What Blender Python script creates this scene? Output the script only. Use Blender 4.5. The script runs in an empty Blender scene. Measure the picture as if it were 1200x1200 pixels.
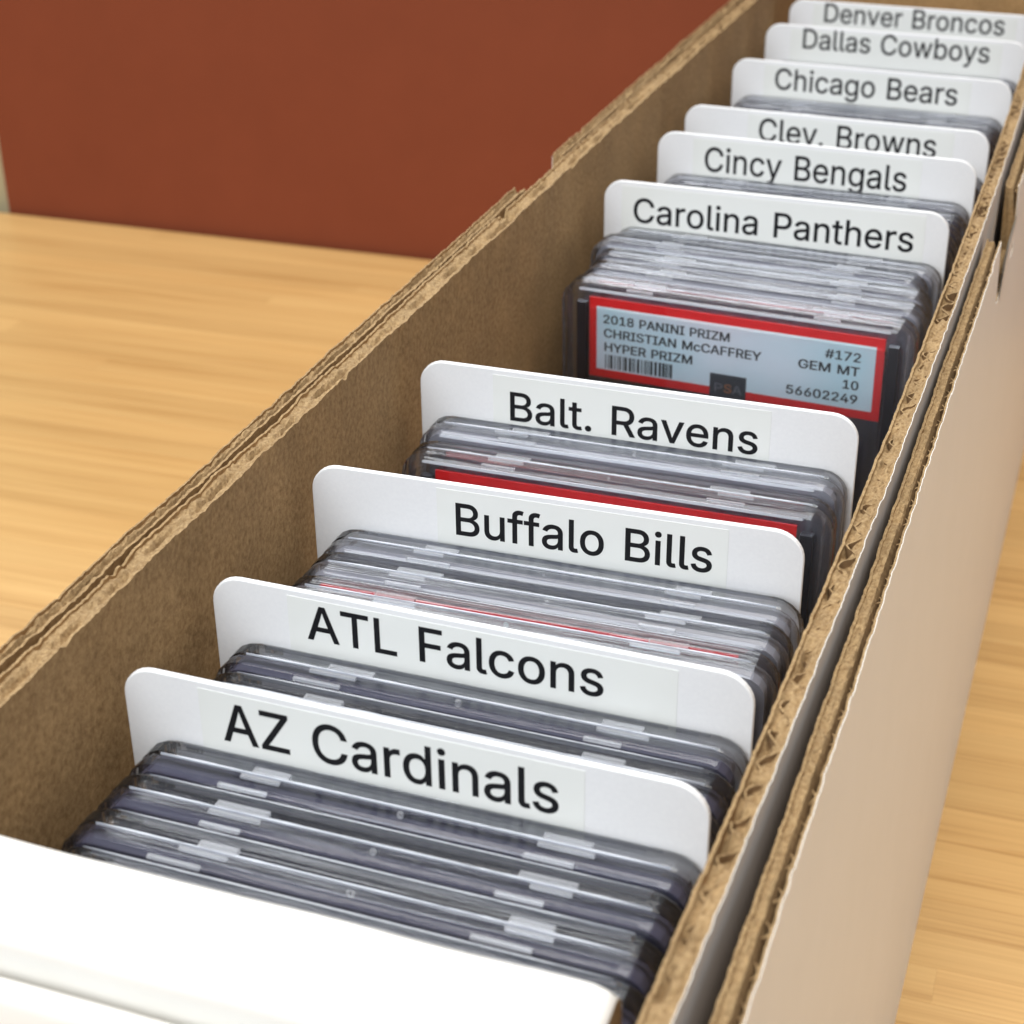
import bpy, bmesh, math, random
from mathutils import Matrix, Vector, noise, geometry
random.seed(7)
SC = bpy.context.scene
COL = SC.collection
S = 0.001                       # everything below is written in millimetres

# ------------------------------------------------------------------ camera, light, exposure
cam_d = bpy.data.cameras.new("camera"); cam = bpy.data.objects.new("camera", cam_d); COL.objects.link(cam)
RT = Vector((0.94057, 0.33948, -0.00929)); UP = Vector((-0.15511, 0.45376, 0.87752)); FW = Vector((-0.30211, 0.82393, -0.47945))
M = Matrix((RT, UP, -FW)).transposed().to_4x4()
M.translation = Vector((82.47, -154.49, 292.4)) * S
cam.matrix_world = M
cam_d.sensor_width = 36; cam_d.lens = 36 * 2027.85 / 1200
cam_d.clip_start = 0.01; cam_d.clip_end = 50
cam_d.dof.use_dof = True; cam_d.dof.focus_distance = 0.305; cam_d.dof.aperture_fstop = 36
SC.camera = cam

SC.view_settings.view_transform = 'Standard'; SC.view_settings.look = 'None'
SC.view_settings.gamma = 1; SC.view_settings.exposure = 0.0
SC.cycles.max_bounces = 24; SC.cycles.transmission_bounces = 20; SC.cycles.transparent_max_bounces = 24
SC.cycles.glossy_bounces = 6; SC.cycles.diffuse_bounces = 4
SC.cycles.caustics_reflective = True; SC.cycles.caustics_refractive = True
SC.cycles.blur_glossy = 0.5; SC.cycles.sample_clamp_indirect = 4

W = bpy.data.worlds.new("World"); SC.world = W; W.use_nodes = True
bg = W.node_tree.nodes["Background"]
bg.inputs[0].default_value = (0.93, 0.96, 1.0, 1); bg.inputs[1].default_value = 0.4

def area(name, loc, target, sx, sy, power, col):
    d = bpy.data.lights.new(name, 'AREA'); d.shape = 'RECTANGLE'; d.size = sx; d.size_y = sy
    d.energy = power; d.color = col
    o = bpy.data.objects.new(name, d); COL.objects.link(o); o.location = loc
    o.rotation_euler = (Vector(target) - Vector(loc)).to_track_quat('-Z', 'Y').to_euler()
    return o
area("ceiling_light", (0.1, 0.05, 1.8), (0, 0.15, 0), 1.5, 1.3, 35, (1.0, 0.97, 0.92))
area("window_light", (-0.35, -1.5, 1.15), (0, 0.1, 0.1), 1.0, 0.9, 24, (0.93, 0.97, 1.0))
area("added_rear_highlight", (-0.7, 2.3, 1.6), (0, 0.2, 0.1), 2.0, 0.7, 33, (0.93, 0.96, 1.0))  # added lamp behind the box, gives the case tops their highlights

# ------------------------------------------------------------------ helpers
def tag(o, label=None, cat=None, group=None, kind=None):
    if label: o['label'] = label
    if cat: o['category'] = cat
    if group: o['group'] = group
    if kind: o['kind'] = kind
    return o
def mesh(name, V, F, mats, smooth=False, mi=None):
    me = bpy.data.meshes.new(name)
    me.from_pydata([(v[0]*S, v[1]*S, v[2]*S) for v in V], [], F)
    if not isinstance(mats, (list, tuple)): mats = [mats]
    for m in mats: me.materials.append(m)
    if mi: me.polygons.foreach_set('material_index', mi)
    if smooth: me.polygons.foreach_set('use_smooth', [True]*len(me.polygons))
    me.update(); return me
def obj(name, me, parent=None, loc=(0, 0, 0), rot=(0, 0, 0)):
    o = bpy.data.objects.new(name, me); COL.objects.link(o)
    o.location = Vector(loc) * S; o.rotation_euler = rot; o.parent = parent
    return o
def empty(name, loc, rz=0):
    o = bpy.data.objects.new(name, None); COL.objects.link(o); o.empty_display_size = 0.01
    o.location = Vector(loc) * S; o.rotation_euler = (0, 0, rz); return o
def copy_tree(o, parent=None):
    c = o.copy(); COL.objects.link(c); c.parent = parent
    for ch in list(o.children): copy_tree(ch, c)
    return c
def box(x0, x1, y0, y1, z0, z1):
    V = [(x, y, z) for z in (z0, z1) for y in (y0, y1) for x in (x0, x1)]
    F = [(0, 2, 3, 1), (4, 5, 7, 6), (0, 1, 5, 4), (2, 6, 7, 3), (0, 4, 6, 2), (1, 3, 7, 5)]
    return V, F
def rrect(hw, z0, z1, r, n=5):
    """rounded rectangle outline in x,z, counter-clockwise seen from -y"""
    P = []
    for cx, cz, a0 in ((hw-r, z1-r, 0), (-hw+r, z1-r, 90), (-hw+r, z0+r, 180), (hw-r, z0+r, 270)):
        for k in range(n+1):
            a = math.radians(a0 + 90*k/n); P.append((cx + r*math.cos(a), cz + r*math.sin(a)))
    return P
def loft(rings):
    """rings: list of (list of xz, y) -> closed solid, capped both ends"""
    V = []; F = []; n = len(rings[0][0])
    for P, y in rings: V += [(p[0], y, p[1]) for p in P]
    for i in range(len(rings)-1):
        a, b = i*n, (i+1)*n
        for k in range(n):
            k2 = (k+1) % n; F.append((a+k, a+k2, b+k2, b+k))
    F.append(tuple(range(n-1, -1, -1))); F.append(tuple(range((len(rings)-1)*n, len(rings)*n)))
    return V, F
def fixn(me):
    bm = bmesh.new(); bm.from_mesh(me); bmesh.ops.recalc_face_normals(bm, faces=bm.faces); bm.to_mesh(me); bm.free(); return me
def nz(*a): return noise.noise(Vector(a))

# ------------------------------------------------------------------ materials
def mat(name, col, rough=0.5, **k):
    m = bpy.data.materials.new(name); m.use_nodes = True
    b = m.node_tree.nodes['Principled BSDF']; b.inputs['Base Color'].default_value = (*col, 1); b.inputs['Roughness'].default_value = rough
    for kk, v in k.items(): b.inputs[kk].default_value = v
    return m
def nt(m):
    return m.node_tree, m.node_tree.nodes, m.node_tree.links, m.node_tree.nodes['Principled BSDF']
def noise_col(m, scale, lo, hi, c0, c1, detail=6, stretch=(1, 1, 1), bump=0.0, dist=0.0002, scale2=None, waves=0):
    t, N, L, b = nt(m)
    tc = N.new('ShaderNodeTexCoord'); mp = N.new('ShaderNodeMapping'); mp.inputs['Scale'].default_value = stretch
    no = N.new('ShaderNodeTexNoise'); no.inputs['Scale'].default_value = scale; no.inputs['Detail'].default_value = detail
    no.inputs['Roughness'].default_value = 0.65
    cr = N.new('ShaderNodeValToRGB'); cr.color_ramp.elements[0].position = lo; cr.color_ramp.elements[1].position = hi
    cr.color_ramp.elements[0].color = (*c0, 1); cr.color_ramp.elements[1].color = (*c1, 1)
    L.new(tc.outputs['Object'], mp.inputs[0]); L.new(mp.outputs[0], no.inputs['Vector']); L.new(no.outputs[0], cr.inputs[0])
    out = cr.outputs[0]
    if scale2:
        n2 = N.new('ShaderNodeTexNoise'); n2.inputs['Scale'].default_value = scale2; n2.inputs['Detail'].default_value = 3
        r2 = N.new('ShaderNodeMapRange'); r2.inputs[1].default_value = 0.3; r2.inputs[2].default_value = 0.7; r2.inputs[3].default_value = 0.90; r2.inputs[4].default_value = 1.09
        mx = N.new('ShaderNodeVectorMath'); mx.operation = 'SCALE'
        L.new(mp.outputs[0], n2.inputs['Vector']); L.new(n2.outputs[0], r2.inputs[0]); L.new(out, mx.inputs[0]); L.new(r2.outputs[0], mx.inputs['Scale']); out = mx.outputs[0]
    L.new(out, b.inputs['Base Color'])
    if bump:
        bp = N.new('ShaderNodeBump'); bp.inputs['Strength'].default_value = bump; bp.inputs['Distance'].default_value = dist
        L.new(no.outputs[0], bp.inputs['Height']); L.new(bp.outputs[0], b.inputs['Normal'])
        if waves:
            n3 = N.new('ShaderNodeTexNoise'); n3.inputs['Scale'].default_value = waves; n3.inputs['Detail'].default_value = 2; L.new(mp.outputs[0], n3.inputs['Vector'])
            b2 = N.new('ShaderNodeBump'); b2.inputs['Strength'].default_value = 0.3; b2.inputs['Distance'].default_value = 0.003
            L.new(n3.outputs[0], b2.inputs['Height']); L.new(b2.outputs[0], bp.inputs['Normal'])
    return m
kraft = noise_col(mat("kraft_paper", (0.3, 0.2, 0.1), 0.85), 900, 0.3, 0.72, (0.235, 0.128, 0.045), (0.46, 0.285, 0.125), bump=0.5, dist=0.00025, scale2=90, waves=30)
kraft_cut = noise_col(mat("kraft_cut_edge", (0.4, 0.27, 0.14), 0.9), 1400, 0.3, 0.7, (0.21, 0.125, 0.05), (0.45, 0.31, 0.155), bump=0.8, dist=0.0003, scale2=120)
kraft_dark = noise_col(mat("kraft_flute", (0.2, 0.13, 0.06), 0.95), 700, 0.3, 0.7, (0.14, 0.08, 0.035), (0.27, 0.17, 0.08))
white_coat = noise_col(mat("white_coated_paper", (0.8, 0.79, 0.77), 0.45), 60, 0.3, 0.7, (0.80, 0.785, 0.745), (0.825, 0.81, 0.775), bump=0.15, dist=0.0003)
inner_white = noise_col(mat("shaded_liner_paper", (0.5, 0.5, 0.5), 0.6), 60, 0.3, 0.7, (0.50, 0.47, 0.44), (0.55, 0.52, 0.49), bump=0.15, dist=0.0002)  # white facing greyed down, shade of the wall gap put into its colour
divider_white = noise_col(mat("white_divider_plastic", (0.82, 0.83, 0.84), 0.38), 1500, 0.3, 0.7, (0.80, 0.81, 0.83), (0.84, 0.85, 0.865), bump=0.12, dist=0.00005)
sticker_mat = mat("clear_sticker_paper", (0.81, 0.83, 0.81), 0.22)
ink = mat("black_ink", (0.006, 0.006, 0.008), 0.5, **{"Specular IOR Level": 0.25})
label_ink = mat("label_ink", (0.006, 0.012, 0.014), 0.6)
red = mat("label_red", (0.70, 0.005, 0.008), 0.5)
card_dark = noise_col(mat("dark_card_print", (0.03, 0.03, 0.04), 0.4), 200, 0.4, 0.6, (0.05, 0.05, 0.075), (0.13, 0.13, 0.17))
holo = noise_col(mat("pale_blue_label", (0.4, 0.6, 0.68), 0.3), 28, 0.35, 0.65, (0.56, 0.82, 0.87), (0.82, 0.88, 0.92), detail=1)
label_grey = mat("grey_label_paper", (0.42, 0.43, 0.49), 0.4)
seal = mat("hologram_seal", (0.035, 0.045, 0.055), 0.25)
seal_ink = mat("hologram_letters", (0.10, 0.115, 0.15), 0.3)
seal_orange = mat("hologram_flash", (0.30, 0.10, 0.02), 0.3)
rust = noise_col(mat("rust_paint", (0.25, 0.06, 0.025), 0.6, **{'Specular IOR Level': 0.25}), 25, 0.3, 0.7, (0.185, 0.042, 0.016), (0.200, 0.046, 0.018), bump=0.1, dist=0.0005)
beige = mat("beige_paint", (0.42, 0.36, 0.22), 0.6)

def clear(name, rough, ior, mixf, tint, solid=0.0, solid_col=(0.8, 0.82, 0.86)):
    """clear plastic: refracting body let down with straight transmission, a little milky haze"""
    m = bpy.data.materials.new(name); m.use_nodes = True; t = m.node_tree; N, L = t.nodes, t.links
    N.remove(N['Principled BSDF'])
    rf = N.new('ShaderNodeBsdfRefraction'); rf.inputs['Color'].default_value = (*tint, 1); rf.inputs['Roughness'].default_value = rough*0.5; rf.inputs['IOR'].default_value = 1.16
    gl = N.new('ShaderNodeBsdfGlossy'); gl.inputs['Color'].default_value = (1, 1, 1, 1); gl.inputs['Roughness'].default_value = rough
    fr = N.new('ShaderNodeFresnel'); fr.inputs[0].default_value = ior
    tr = N.new('ShaderNodeBsdfTransparent'); tr.inputs[0].default_value = (*tint, 1)
    # moulding streaks running along the case
    tc = N.new('ShaderNodeTexCoord'); oi = N.new('ShaderNodeObjectInfo'); mp = N.new('ShaderNodeMapping'); mp.inputs['Scale'].default_value = (12, 1500, 90)
    ad = N.new('ShaderNodeVectorMath'); L.new(tc.outputs['Object'], mp.inputs[0]); L.new(mp.outputs[0], ad.inputs[0]); L.new(oi.outputs['Location'], ad.inputs[1])
    sc = N.new('ShaderNodeVectorMath'); sc.operation = 'SCALE'; sc.inputs['Scale'].default_value = 37.0
    L.new(oi.outputs['Location'], sc.inputs[0]); L.new(sc.outputs[0], ad.inputs[1])
    no = N.new('ShaderNodeTexNoise'); no.inputs['Scale'].default_value = 1; no.inputs['Detail'].default_value = 2; L.new(ad.outputs[0], no.inputs['Vector'])
    bp = N.new('ShaderNodeBump'); bp.inputs['Strength'].default_value = 0.55; bp.inputs['Distance'].default_value = 0.00035; L.new(no.outputs[0], bp.inputs['Height'])
    L.new(bp.outputs[0], gl.inputs['Normal'])
    mx = N.new('ShaderNodeMixShader'); mx.inputs[0].default_value = mixf
    L.new(rf.outputs[0], mx.inputs[1]); L.new(tr.outputs[0], mx.inputs[2])
    mg = N.new('ShaderNodeMixShader'); L.new(fr.outputs[0], mg.inputs[0]); L.new(mx.outputs[0], mg.inputs[1]); L.new(gl.outputs[0], mg.inputs[2]); last = mg.outputs[0]
    if solid:
        d = N.new('ShaderNodeBsdfDiffuse'); d.inputs[0].default_value = (*solid_col, 1)
        m2 = N.new('ShaderNodeMixShader'); m2.inputs[0].default_value = solid; L.new(last, m2.inputs[1]); L.new(d.outputs[0], m2.inputs[2]); last = m2.outputs[0]
    L.new(last, N['Material Output'].inputs['Surface'])
    return m
plastic = clear("clear_polystyrene", 0.05, 1.47, 0.66, (0.955, 0.965, 0.988), 0.006, (0.8, 0.85, 1.0))
frost = clear("frosted_weld", 0.3, 1.4, 0.6, (0.95, 0.96, 0.98), 0.17)
glint_m = clear("painted_glint", 0.25, 1.5, 0.7, (0.9, 0.92, 0.97), 0.62, (0.82, 0.86, 0.94))  # pale strips that paint highlight lines along case seams and rims
frame_dark = mat("smoky_shade_insert", (0.055, 0.055, 0.088), 0.25)  # card frame, its dark tone paints the shade inside the front half
frame_black = mat("black_insert", (0.015, 0.015, 0.022), 0.3)
frame_grey = mat("grey_insert", (0.23, 0.235, 0.27), 0.3)

def bamboo():
    m = mat("bamboo_strip", (0.6, 0.38, 0.15), 0.38); t, N, L, b = nt(m)
    tc = N.new('ShaderNodeTexCoord'); oi = N.new('ShaderNodeObjectInfo')
    off = N.new('ShaderNodeVectorMath'); off.operation = 'SCALE'; off.inputs[0].default_value = (7.1, 3.3, 1.7); L.new(oi.outputs['Random'], off.inputs['Scale'])
    ad = N.new('ShaderNodeVectorMath'); L.new(tc.outputs['Object'], ad.inputs[0]); L.new(off.outputs[0], ad.inputs[1])
    mp = N.new('ShaderNodeMapping'); mp.inputs['Scale'].default_value = (5, 130, 60); L.new(ad.outputs[0], mp.inputs[0])
    n1 = N.new('ShaderNodeTexNoise'); n1.inputs['Scale'].default_value = 1; n1.inputs['Detail'].default_value = 4; n1.inputs['Distortion'].default_value = 0.3; L.new(mp.outputs[0], n1.inputs['Vector'])
    mp2 = N.new('ShaderNodeMapping'); mp2.inputs['Scale'].default_value = (14, 1100, 60); L.new(ad.outputs[0], mp2.inputs[0])
    n2 = N.new('ShaderNodeTexNoise'); n2.inputs['Scale'].default_value = 1; n2.inputs['Detail'].default_value = 3; L.new(mp2.outputs[0], n2.inputs['Vector'])
    mixn = N.new('ShaderNodeMix'); mixn.inputs[0].default_value = 0.5; L.new(n1.outputs[0], mixn.inputs[2]); L.new(n2.outputs[0], mixn.inputs[3])
    cr = N.new('ShaderNodeValToRGB'); e = cr.color_ramp.elements
    e[0].position = 0.30; e[0].color = (0.50, 0.27, 0.085, 1); e[1].position = 0.68; e[1].color = (0.78, 0.50, 0.20, 1)
    k = e.new(0.46); k.color = (0.68, 0.41, 0.155, 1)
    L.new(mixn.outputs[0], cr.inputs[0])
    rr = N.new('ShaderNodeMapRange'); rr.inputs[3].default_value = 0.83; rr.inputs[4].default_value = 0.92; L.new(oi.outputs['Random'], rr.inputs[0])
    sc = N.new('ShaderNodeVectorMath'); sc.operation = 'SCALE'; L.new(cr.outputs[0], sc.inputs[0]); L.new(rr.outputs[0], sc.inputs['Scale'])
    L.new(sc.outputs[0], b.inputs['Base Color'])
    return m
bamboo_m = bamboo()

# ------------------------------------------------------------------ table of bamboo strips, walls behind
TR = math.radians(1.3)
table = empty("bamboo_table", (-220, 573.5, 0), TR)
tag(table, "pale bamboo tabletop of narrow strips under the white card box", "table")
V, F = box(-720, 760, -960, -0.5, -32, -3.2)
obj("table_board", mesh("table_board", V, F, mat("bamboo_core", (0.36, 0.2, 0.07), 0.7)), table)
row = 0; y = -0.6
while y > -800:
    w = 12.5 + random.uniform(-0.5, 0.5)
    x = -720 - random.uniform(0, 300)
    nseg = 0
    while x < 760 and nseg < 3:
        L_ = random.uniform(420, 720) if nseg < 2 else 2000
        x1 = min(x + L_, 760); x0 = max(x, -720)
        if x1 - x0 > 15:
            ln = x1-x0; h = 0.06
            Vt = [(-ln/2, -w/2, -3), (ln/2, -w/2, -3), (ln/2, w/2, -3), (-ln/2, w/2, -3),
                  (-ln/2, -w/2, -0.12), (ln/2, -w/2, -0.12), (ln/2, w/2, -0.12), (-ln/2, w/2, -0.12),
                  (-ln/2+.01, -w/2+.07, 0), (ln/2-.01, -w/2+.07, 0), (ln/2-.01, w/2-.07, 0), (-ln/2+.01, w/2-.07, 0)]
            Ft = [(0, 3, 2, 1), (0, 1, 5, 4), (1, 2, 6, 5), (2, 3, 7, 6), (3, 0, 4, 7), (4, 5, 9, 8), (5, 6, 10, 9), (6, 7, 11, 10), (7, 4, 8, 11), (8, 9, 10, 11)]
            obj("bamboo_strip", mesh("bamboo_strip", Vt, Ft, bamboo_m), table, ((x0+x1)/2, y - w/2, 0))
        x = x1 + 0.005; nseg += 1
    y -= w + 0.02

wall = empty("rust_wall", (-220, 573.5, 0), TR); tag(wall, None, None, kind='structure'); wall.name = "wall_rust"
V, F = box(-240.5, 640, 2.5, 20, -60, 330)
me = mesh("rust_panel", V, F, rust); obj("rust_panel", me, wall)
V, F = box(-700, -241.5, 9, 22, -60, 330)
obj("beige_panel", mesh("beige_panel", V, F, beige), wall)

# ------------------------------------------------------------------ corrugated card box
cbox = empty("card_storage_box", (0, 260, 0))
tag(cbox, "long white corrugated cardboard box with brown raw edges, packed with clear plastic card cases", "cardboard box")
OY = -260
def bow(y, amp):
    t = (y-200)/200.0
    return amp*max(1-t*t, -0.6)
def wall_panel(name, side, x0, x1, z0f, y0, y1, ztop, amp, seed, inner_mat, outer_mat, crush, skip=None, flare=0.0, step=0.8, flute_low=0.0, gap_u=0.5, gap_d=1.8):
    """One corrugated wall running along y. x0 = face towards the box middle, x1 = outer face (distances from the middle)."""
    p = empty(name, (0, 0, 0)); p.parent = cbox; p.location = (0, OY*S, 0)
    n = int((y1-y0)/step)
    ys = [y0 + (y1-y0)*i/n for i in range(n+1)]
    lin = 0.45
    def top(y, k):
        z = ztop + 0.5*nz(y*0.05, seed, k) + 0.32*nz(y*0.35, seed+3, k) + 0.3*nz(y*1.1, seed+9, k)
        z -= 1.2*max(0, nz(y*0.11, seed+50, k)-0.32)*5*max(0, nz(y*0.6, seed+51, k)+0.2)
        return z
    def off(y, z):           # bow and flare, bottom pulled in
        f = max(0.0, min(1.0, z/ztop))
        return bow(y, amp)*f**1.5 + flare*(1-f)
    def dy(y, z):            # drop of the edge inside a notch
        if skip and skip[0] < y < skip[1]: return skip[2]
        return 0
    def sheet(nm, xa, xb, m, k, rag, low=0.0):
        V = []; F = []; mi = []
        zs = [0.25, 0.5, 0.75, 0.93, 0.985]
        per = 2*(len(zs)+2)
        for y in ys:
            zt = top(y, k) - dy(y, ztop) - low
            rx = rag*(nz(y*0.25, seed+k, 5.0) + 0.6*nz(y*0.9, seed+k, 2.0))
            col = []
            for f in [0.0]+zs:
                z = zt*f; col.append((f, z))
            pts = []
            for f, z in [(0, z0f)]+[(f, zt*f) for f in zs]+[(1, zt)]:
                e = 1.0 if f == 1 else (0.5 if f > 0.98 else 0.0)
                pts.append((xa + off(y, z) + rx*e, z))
            row_ = [(side*a, y, z) for a, z in pts] + [(side*(a + (xb-xa)), y, z) for a, z in reversed(pts)]
            V += row_
        m_ = len(row_)
        for i in range(len(ys)-1):
            for k2 in range(m_):
                k3 = (k2+1) % m_
                F.append((i*m_+k2, i*m_+k3, (i+1)*m_+k3, (i+1)*m_+k2)); mi.append(1 if k2 == m_//2-1 else 0)
        F.append(tuple(range(m_))); mi.append(1); F.append(tuple(range((len(ys)-1)*m_, len(ys)*m_))); mi.append(1)
        me = fixn(mesh(nm, V, F, [m, white_coat if nm == 'white_facing' else kraft_cut], mi=mi)); return obj(nm, me, p)
    sheet("inner_liner", x0, x0+lin, inner_mat, 1.0, 0.2)
    if outer_mat is kraft: sheet("outer_liner", x1-lin, x1, kraft, 2.0, 0.22)
    else:
        sheet("outer_liner", x1-lin, x1-0.13, kraft, 2.0, 0.22)
        sheet("white_facing", x1-0.125, x1, outer_mat, 2.0, 0.22, low=(0.5 if side < 0 else 0.12))
    # fluted medium: a wavy ribbon reaching 14 mm down, plus crushed board filling it in places
    xm = (x0+x1)/2; A = (x1-x0)/2 - lin - 0.12
    V = []; F = []; mi = []
    fine = 0.7; nn = int((y1-y0)/fine)
    for i in range(nn+1):
        y = y0 + (y1-y0)*i/nn
        ph = 2*math.pi*y/6.6 + 1.2*nz(y*0.03, seed, 0)
        zt = top(y, 3.0) - 0.75 - flute_low*0.5 - dy(y, ztop) - 1.1*abs(nz(y*0.5, seed, 7)) - 1.0*max(0, nz(y*0.03, seed+20, 5)+0.2)
        w = A*math.sin(ph) * (0.9+0.2*nz(y*.2, seed, 3))
        for dx, z in ((-0.16, zt-14), (-0.16, zt), (0.16, zt), (0.16, zt-14)):
            V.append((side*(xm+w+dx+off(y, z)), y, z))
    for i in range(nn):
        for k2 in range(3):
            F.append((i*4+k2, i*4+k2+1, (i+1)*4+k2+1, (i+1)*4+k2)); mi.append(1 if k2 == 1 else 0)
    obj("fluting", fixn(mesh("fluting", V, F, [kraft_dark, kraft_cut], mi=mi)), p)['kind'] = 'stuff'
    V = []; F = []; mi = []
    cols = 11
    for i, y in enumerate(ys):
        c = nz(y*0.028, seed+20, 0)*1.1 + 0.5*nz(y*0.12, seed+21, 0) + crush
        for j in range(cols):
            u = j/(cols-1)
            xx = x0+lin*0.6 + (x1-x0-lin*1.2)*u
            edge = abs(2*u-1)
            d = 0.15 + 0.45*(nz(y*0.6, seed+30, u*4)+0.5) + 0.35*(nz(y*1.7, seed+31, u*6)+0.5)
            # a split wanders through the crushed board
            cu = gap_u + (0.08 if gap_u > 0.8 else 0.3)*nz(y*0.05, seed+40, 0)
            split = max(0, 1-abs(u-cu)*(3.0 if gap_u > 0.8 else 4.5)) * (gap_d + 2.5*nz(y*0.15, seed+41, 0))
            d += max(0, split) + max(0, -c)*6*(0.6+0.4*math.sin(2*math.pi*y/6.6 + u*3)) 
            z = top(y, 1.0)*(1-u)+top(y, 2.0)*u - max(0.05, d) - dy(y, ztop)
            V.append((side*(xx+off(y, z)), y, z))
    for i in range(len(ys)-1):
        for j in range(cols-1):
            F.append((i*cols+j, i*cols+j+1, (i+1)*cols+j+1, (i+1)*cols+j))
    me = mesh("crushed_edge", V, F, kraft_cut)
    if side > 0: me.flip_normals()
    obj("crushed_edge", me, p)
    return p
YF, YB = -32, 546
wall_panel("inner_wall", -1, 49.1, 53.4, 4, YF, YB, 158, 1.35, 11.3, kraft, kraft, 0.9, flute_low=1.5, gap_u=0.45, gap_d=1.0)
wall_panel("outer_wall", -1, 54.9, 57.9, 0, YF-4, YB, 157.6, 1.0, 27.1, kraft, white_coat, 0.9, flute_low=1.5, skip=(235, 264, 9))
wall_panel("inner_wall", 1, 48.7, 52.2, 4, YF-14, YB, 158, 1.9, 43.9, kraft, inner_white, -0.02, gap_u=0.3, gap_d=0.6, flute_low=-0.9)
wall_panel("outer_wall", 1, 54.5, 57.9, 0, YF-14, YB, 153, 0.25, 61.7, kraft, white_coat, 0.9, flute_low=2.0, gap_u=0.88, gap_d=7.0, skip=(246, 288, 16), flare=5.5)
V, F = box(-53, 56, -34, 546, 1.2, 4); obj("box_floor", mesh("box_floor", V, F, kraft), cbox, (0, OY, 0))
V, F = box(-53.2, 53.8, 541, 545.5, 4.2, 157); obj("back_wall", mesh("back_wall", V, F, kraft), cbox, (0, OY, 0))

def front():
    # rolled front: inner face, flat top, soft outer fold
    prof = [(-17.6, 4), (-17.6, 120), (-17.7, 152)]
    for k in range(7): a = math.radians(90*k/6); prof.append((-19.3+1.6*math.cos(a), 154.5+1.5*math.sin(a)))
    prof += [(-23, 156.15), (-27, 156.0), (-29.4, 155.6)]
    for k in range(1, 8): a = math.radians(90+84*k/7); prof.append((-30+2.7*math.cos(a), 152.8+2.7*math.sin(a)))
    prof += [(-32.7, 150), (-32.8, 4)]
    xs = [-48.6 + (44.6+48.6)*i/60 for i in range(61)]
    V = []; F = []; n = len(prof)
    for x in xs:
        e = max(0, (x-41)/3.6); 
        for (yy, zz) in prof:
            wv = 0.35*nz(x*0.05, zz*0.05, 3) if zz > 120 else 0
            drop = 1.2*e*e if zz > 140 else 0
            V.append((x + (0.6*nz(yy*.3, zz*.2, 1) if x > 44 else 0), yy + wv, zz + 0.25*nz(x*0.04, yy*0.1, 9)*(zz > 120) - drop))
    for i in range(len(xs)-1):
        for k in range(n-1): F.append((i*n+k, i*n+k+1, (i+1)*n+k+1, (i+1)*n+k))
    F.append(tuple(range(n))); F.append(tuple(range((len(xs)-1)*n, len(xs)*n)))
    mi = [0]*((len(xs)-1)*(n-1)) + [1, 1]
    me = fixn(mesh("front_flap", V, F, [white_coat, kraft_cut], mi=mi)); me.polygons.foreach_set('use_smooth', [True]*(len(me.polygons)-2)+[False]*2)
    obj("front_flap", me, cbox, (0, OY, 0))
    # outer front panel, bulging a little below the crease
    V = []; F = []
    prof = [(-33.9, 148.6), (-34.2, 150.0), (-35.0, 150.7), (-36.0, 150.3), (-36.8, 148.2), (-37.4, 140), (-37.9, 120), (-37.2, 60), (-36.2, 1), (-33.9, 1)]
    n = len(prof); xs = [-57.5 + (57.0+57.5)*i/60 for i in range(61)]
    for x in xs:
        for (yy, zz) in prof: V.append((x, yy + 0.4*nz(x*0.03, zz*0.03, 5)*(yy < -37), zz + 0.3*nz(x*0.04, 1, 2)))
    for i in range(len(xs)-1):
        for k in range(n): k2 = (k+1) % n; F.append((i*n+k, i*n+k2, (i+1)*n+k2, (i+1)*n+k))
    F.append(tuple(range(n))); F.append(tuple(range((len(xs)-1)*n, len(xs)*n)))
    me = fixn(mesh("front_panel", V, F, white_coat, smooth=True)); obj("front_panel", me, cbox, (0, OY, 0))
front()
# torn paper at the notch of the right outer wall
V = [(58.4, 262, 136), (58.5, 272, 143), (58.5, 290, 151), (58.5, 262, 150.2), (58.4, 252, 139), (58.5, 256, 147)]
obj("torn_paper", mesh("torn_paper", [(a, b, c) for a, b, c in V]+[(a+.35, b, c) for a, b, c in V], [(0, 1, 5, 4), (1, 2, 3, 5), (6, 10, 11, 7), (7, 11, 9, 8)], white_coat), cbox, (0.2, OY, -3))

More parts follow.
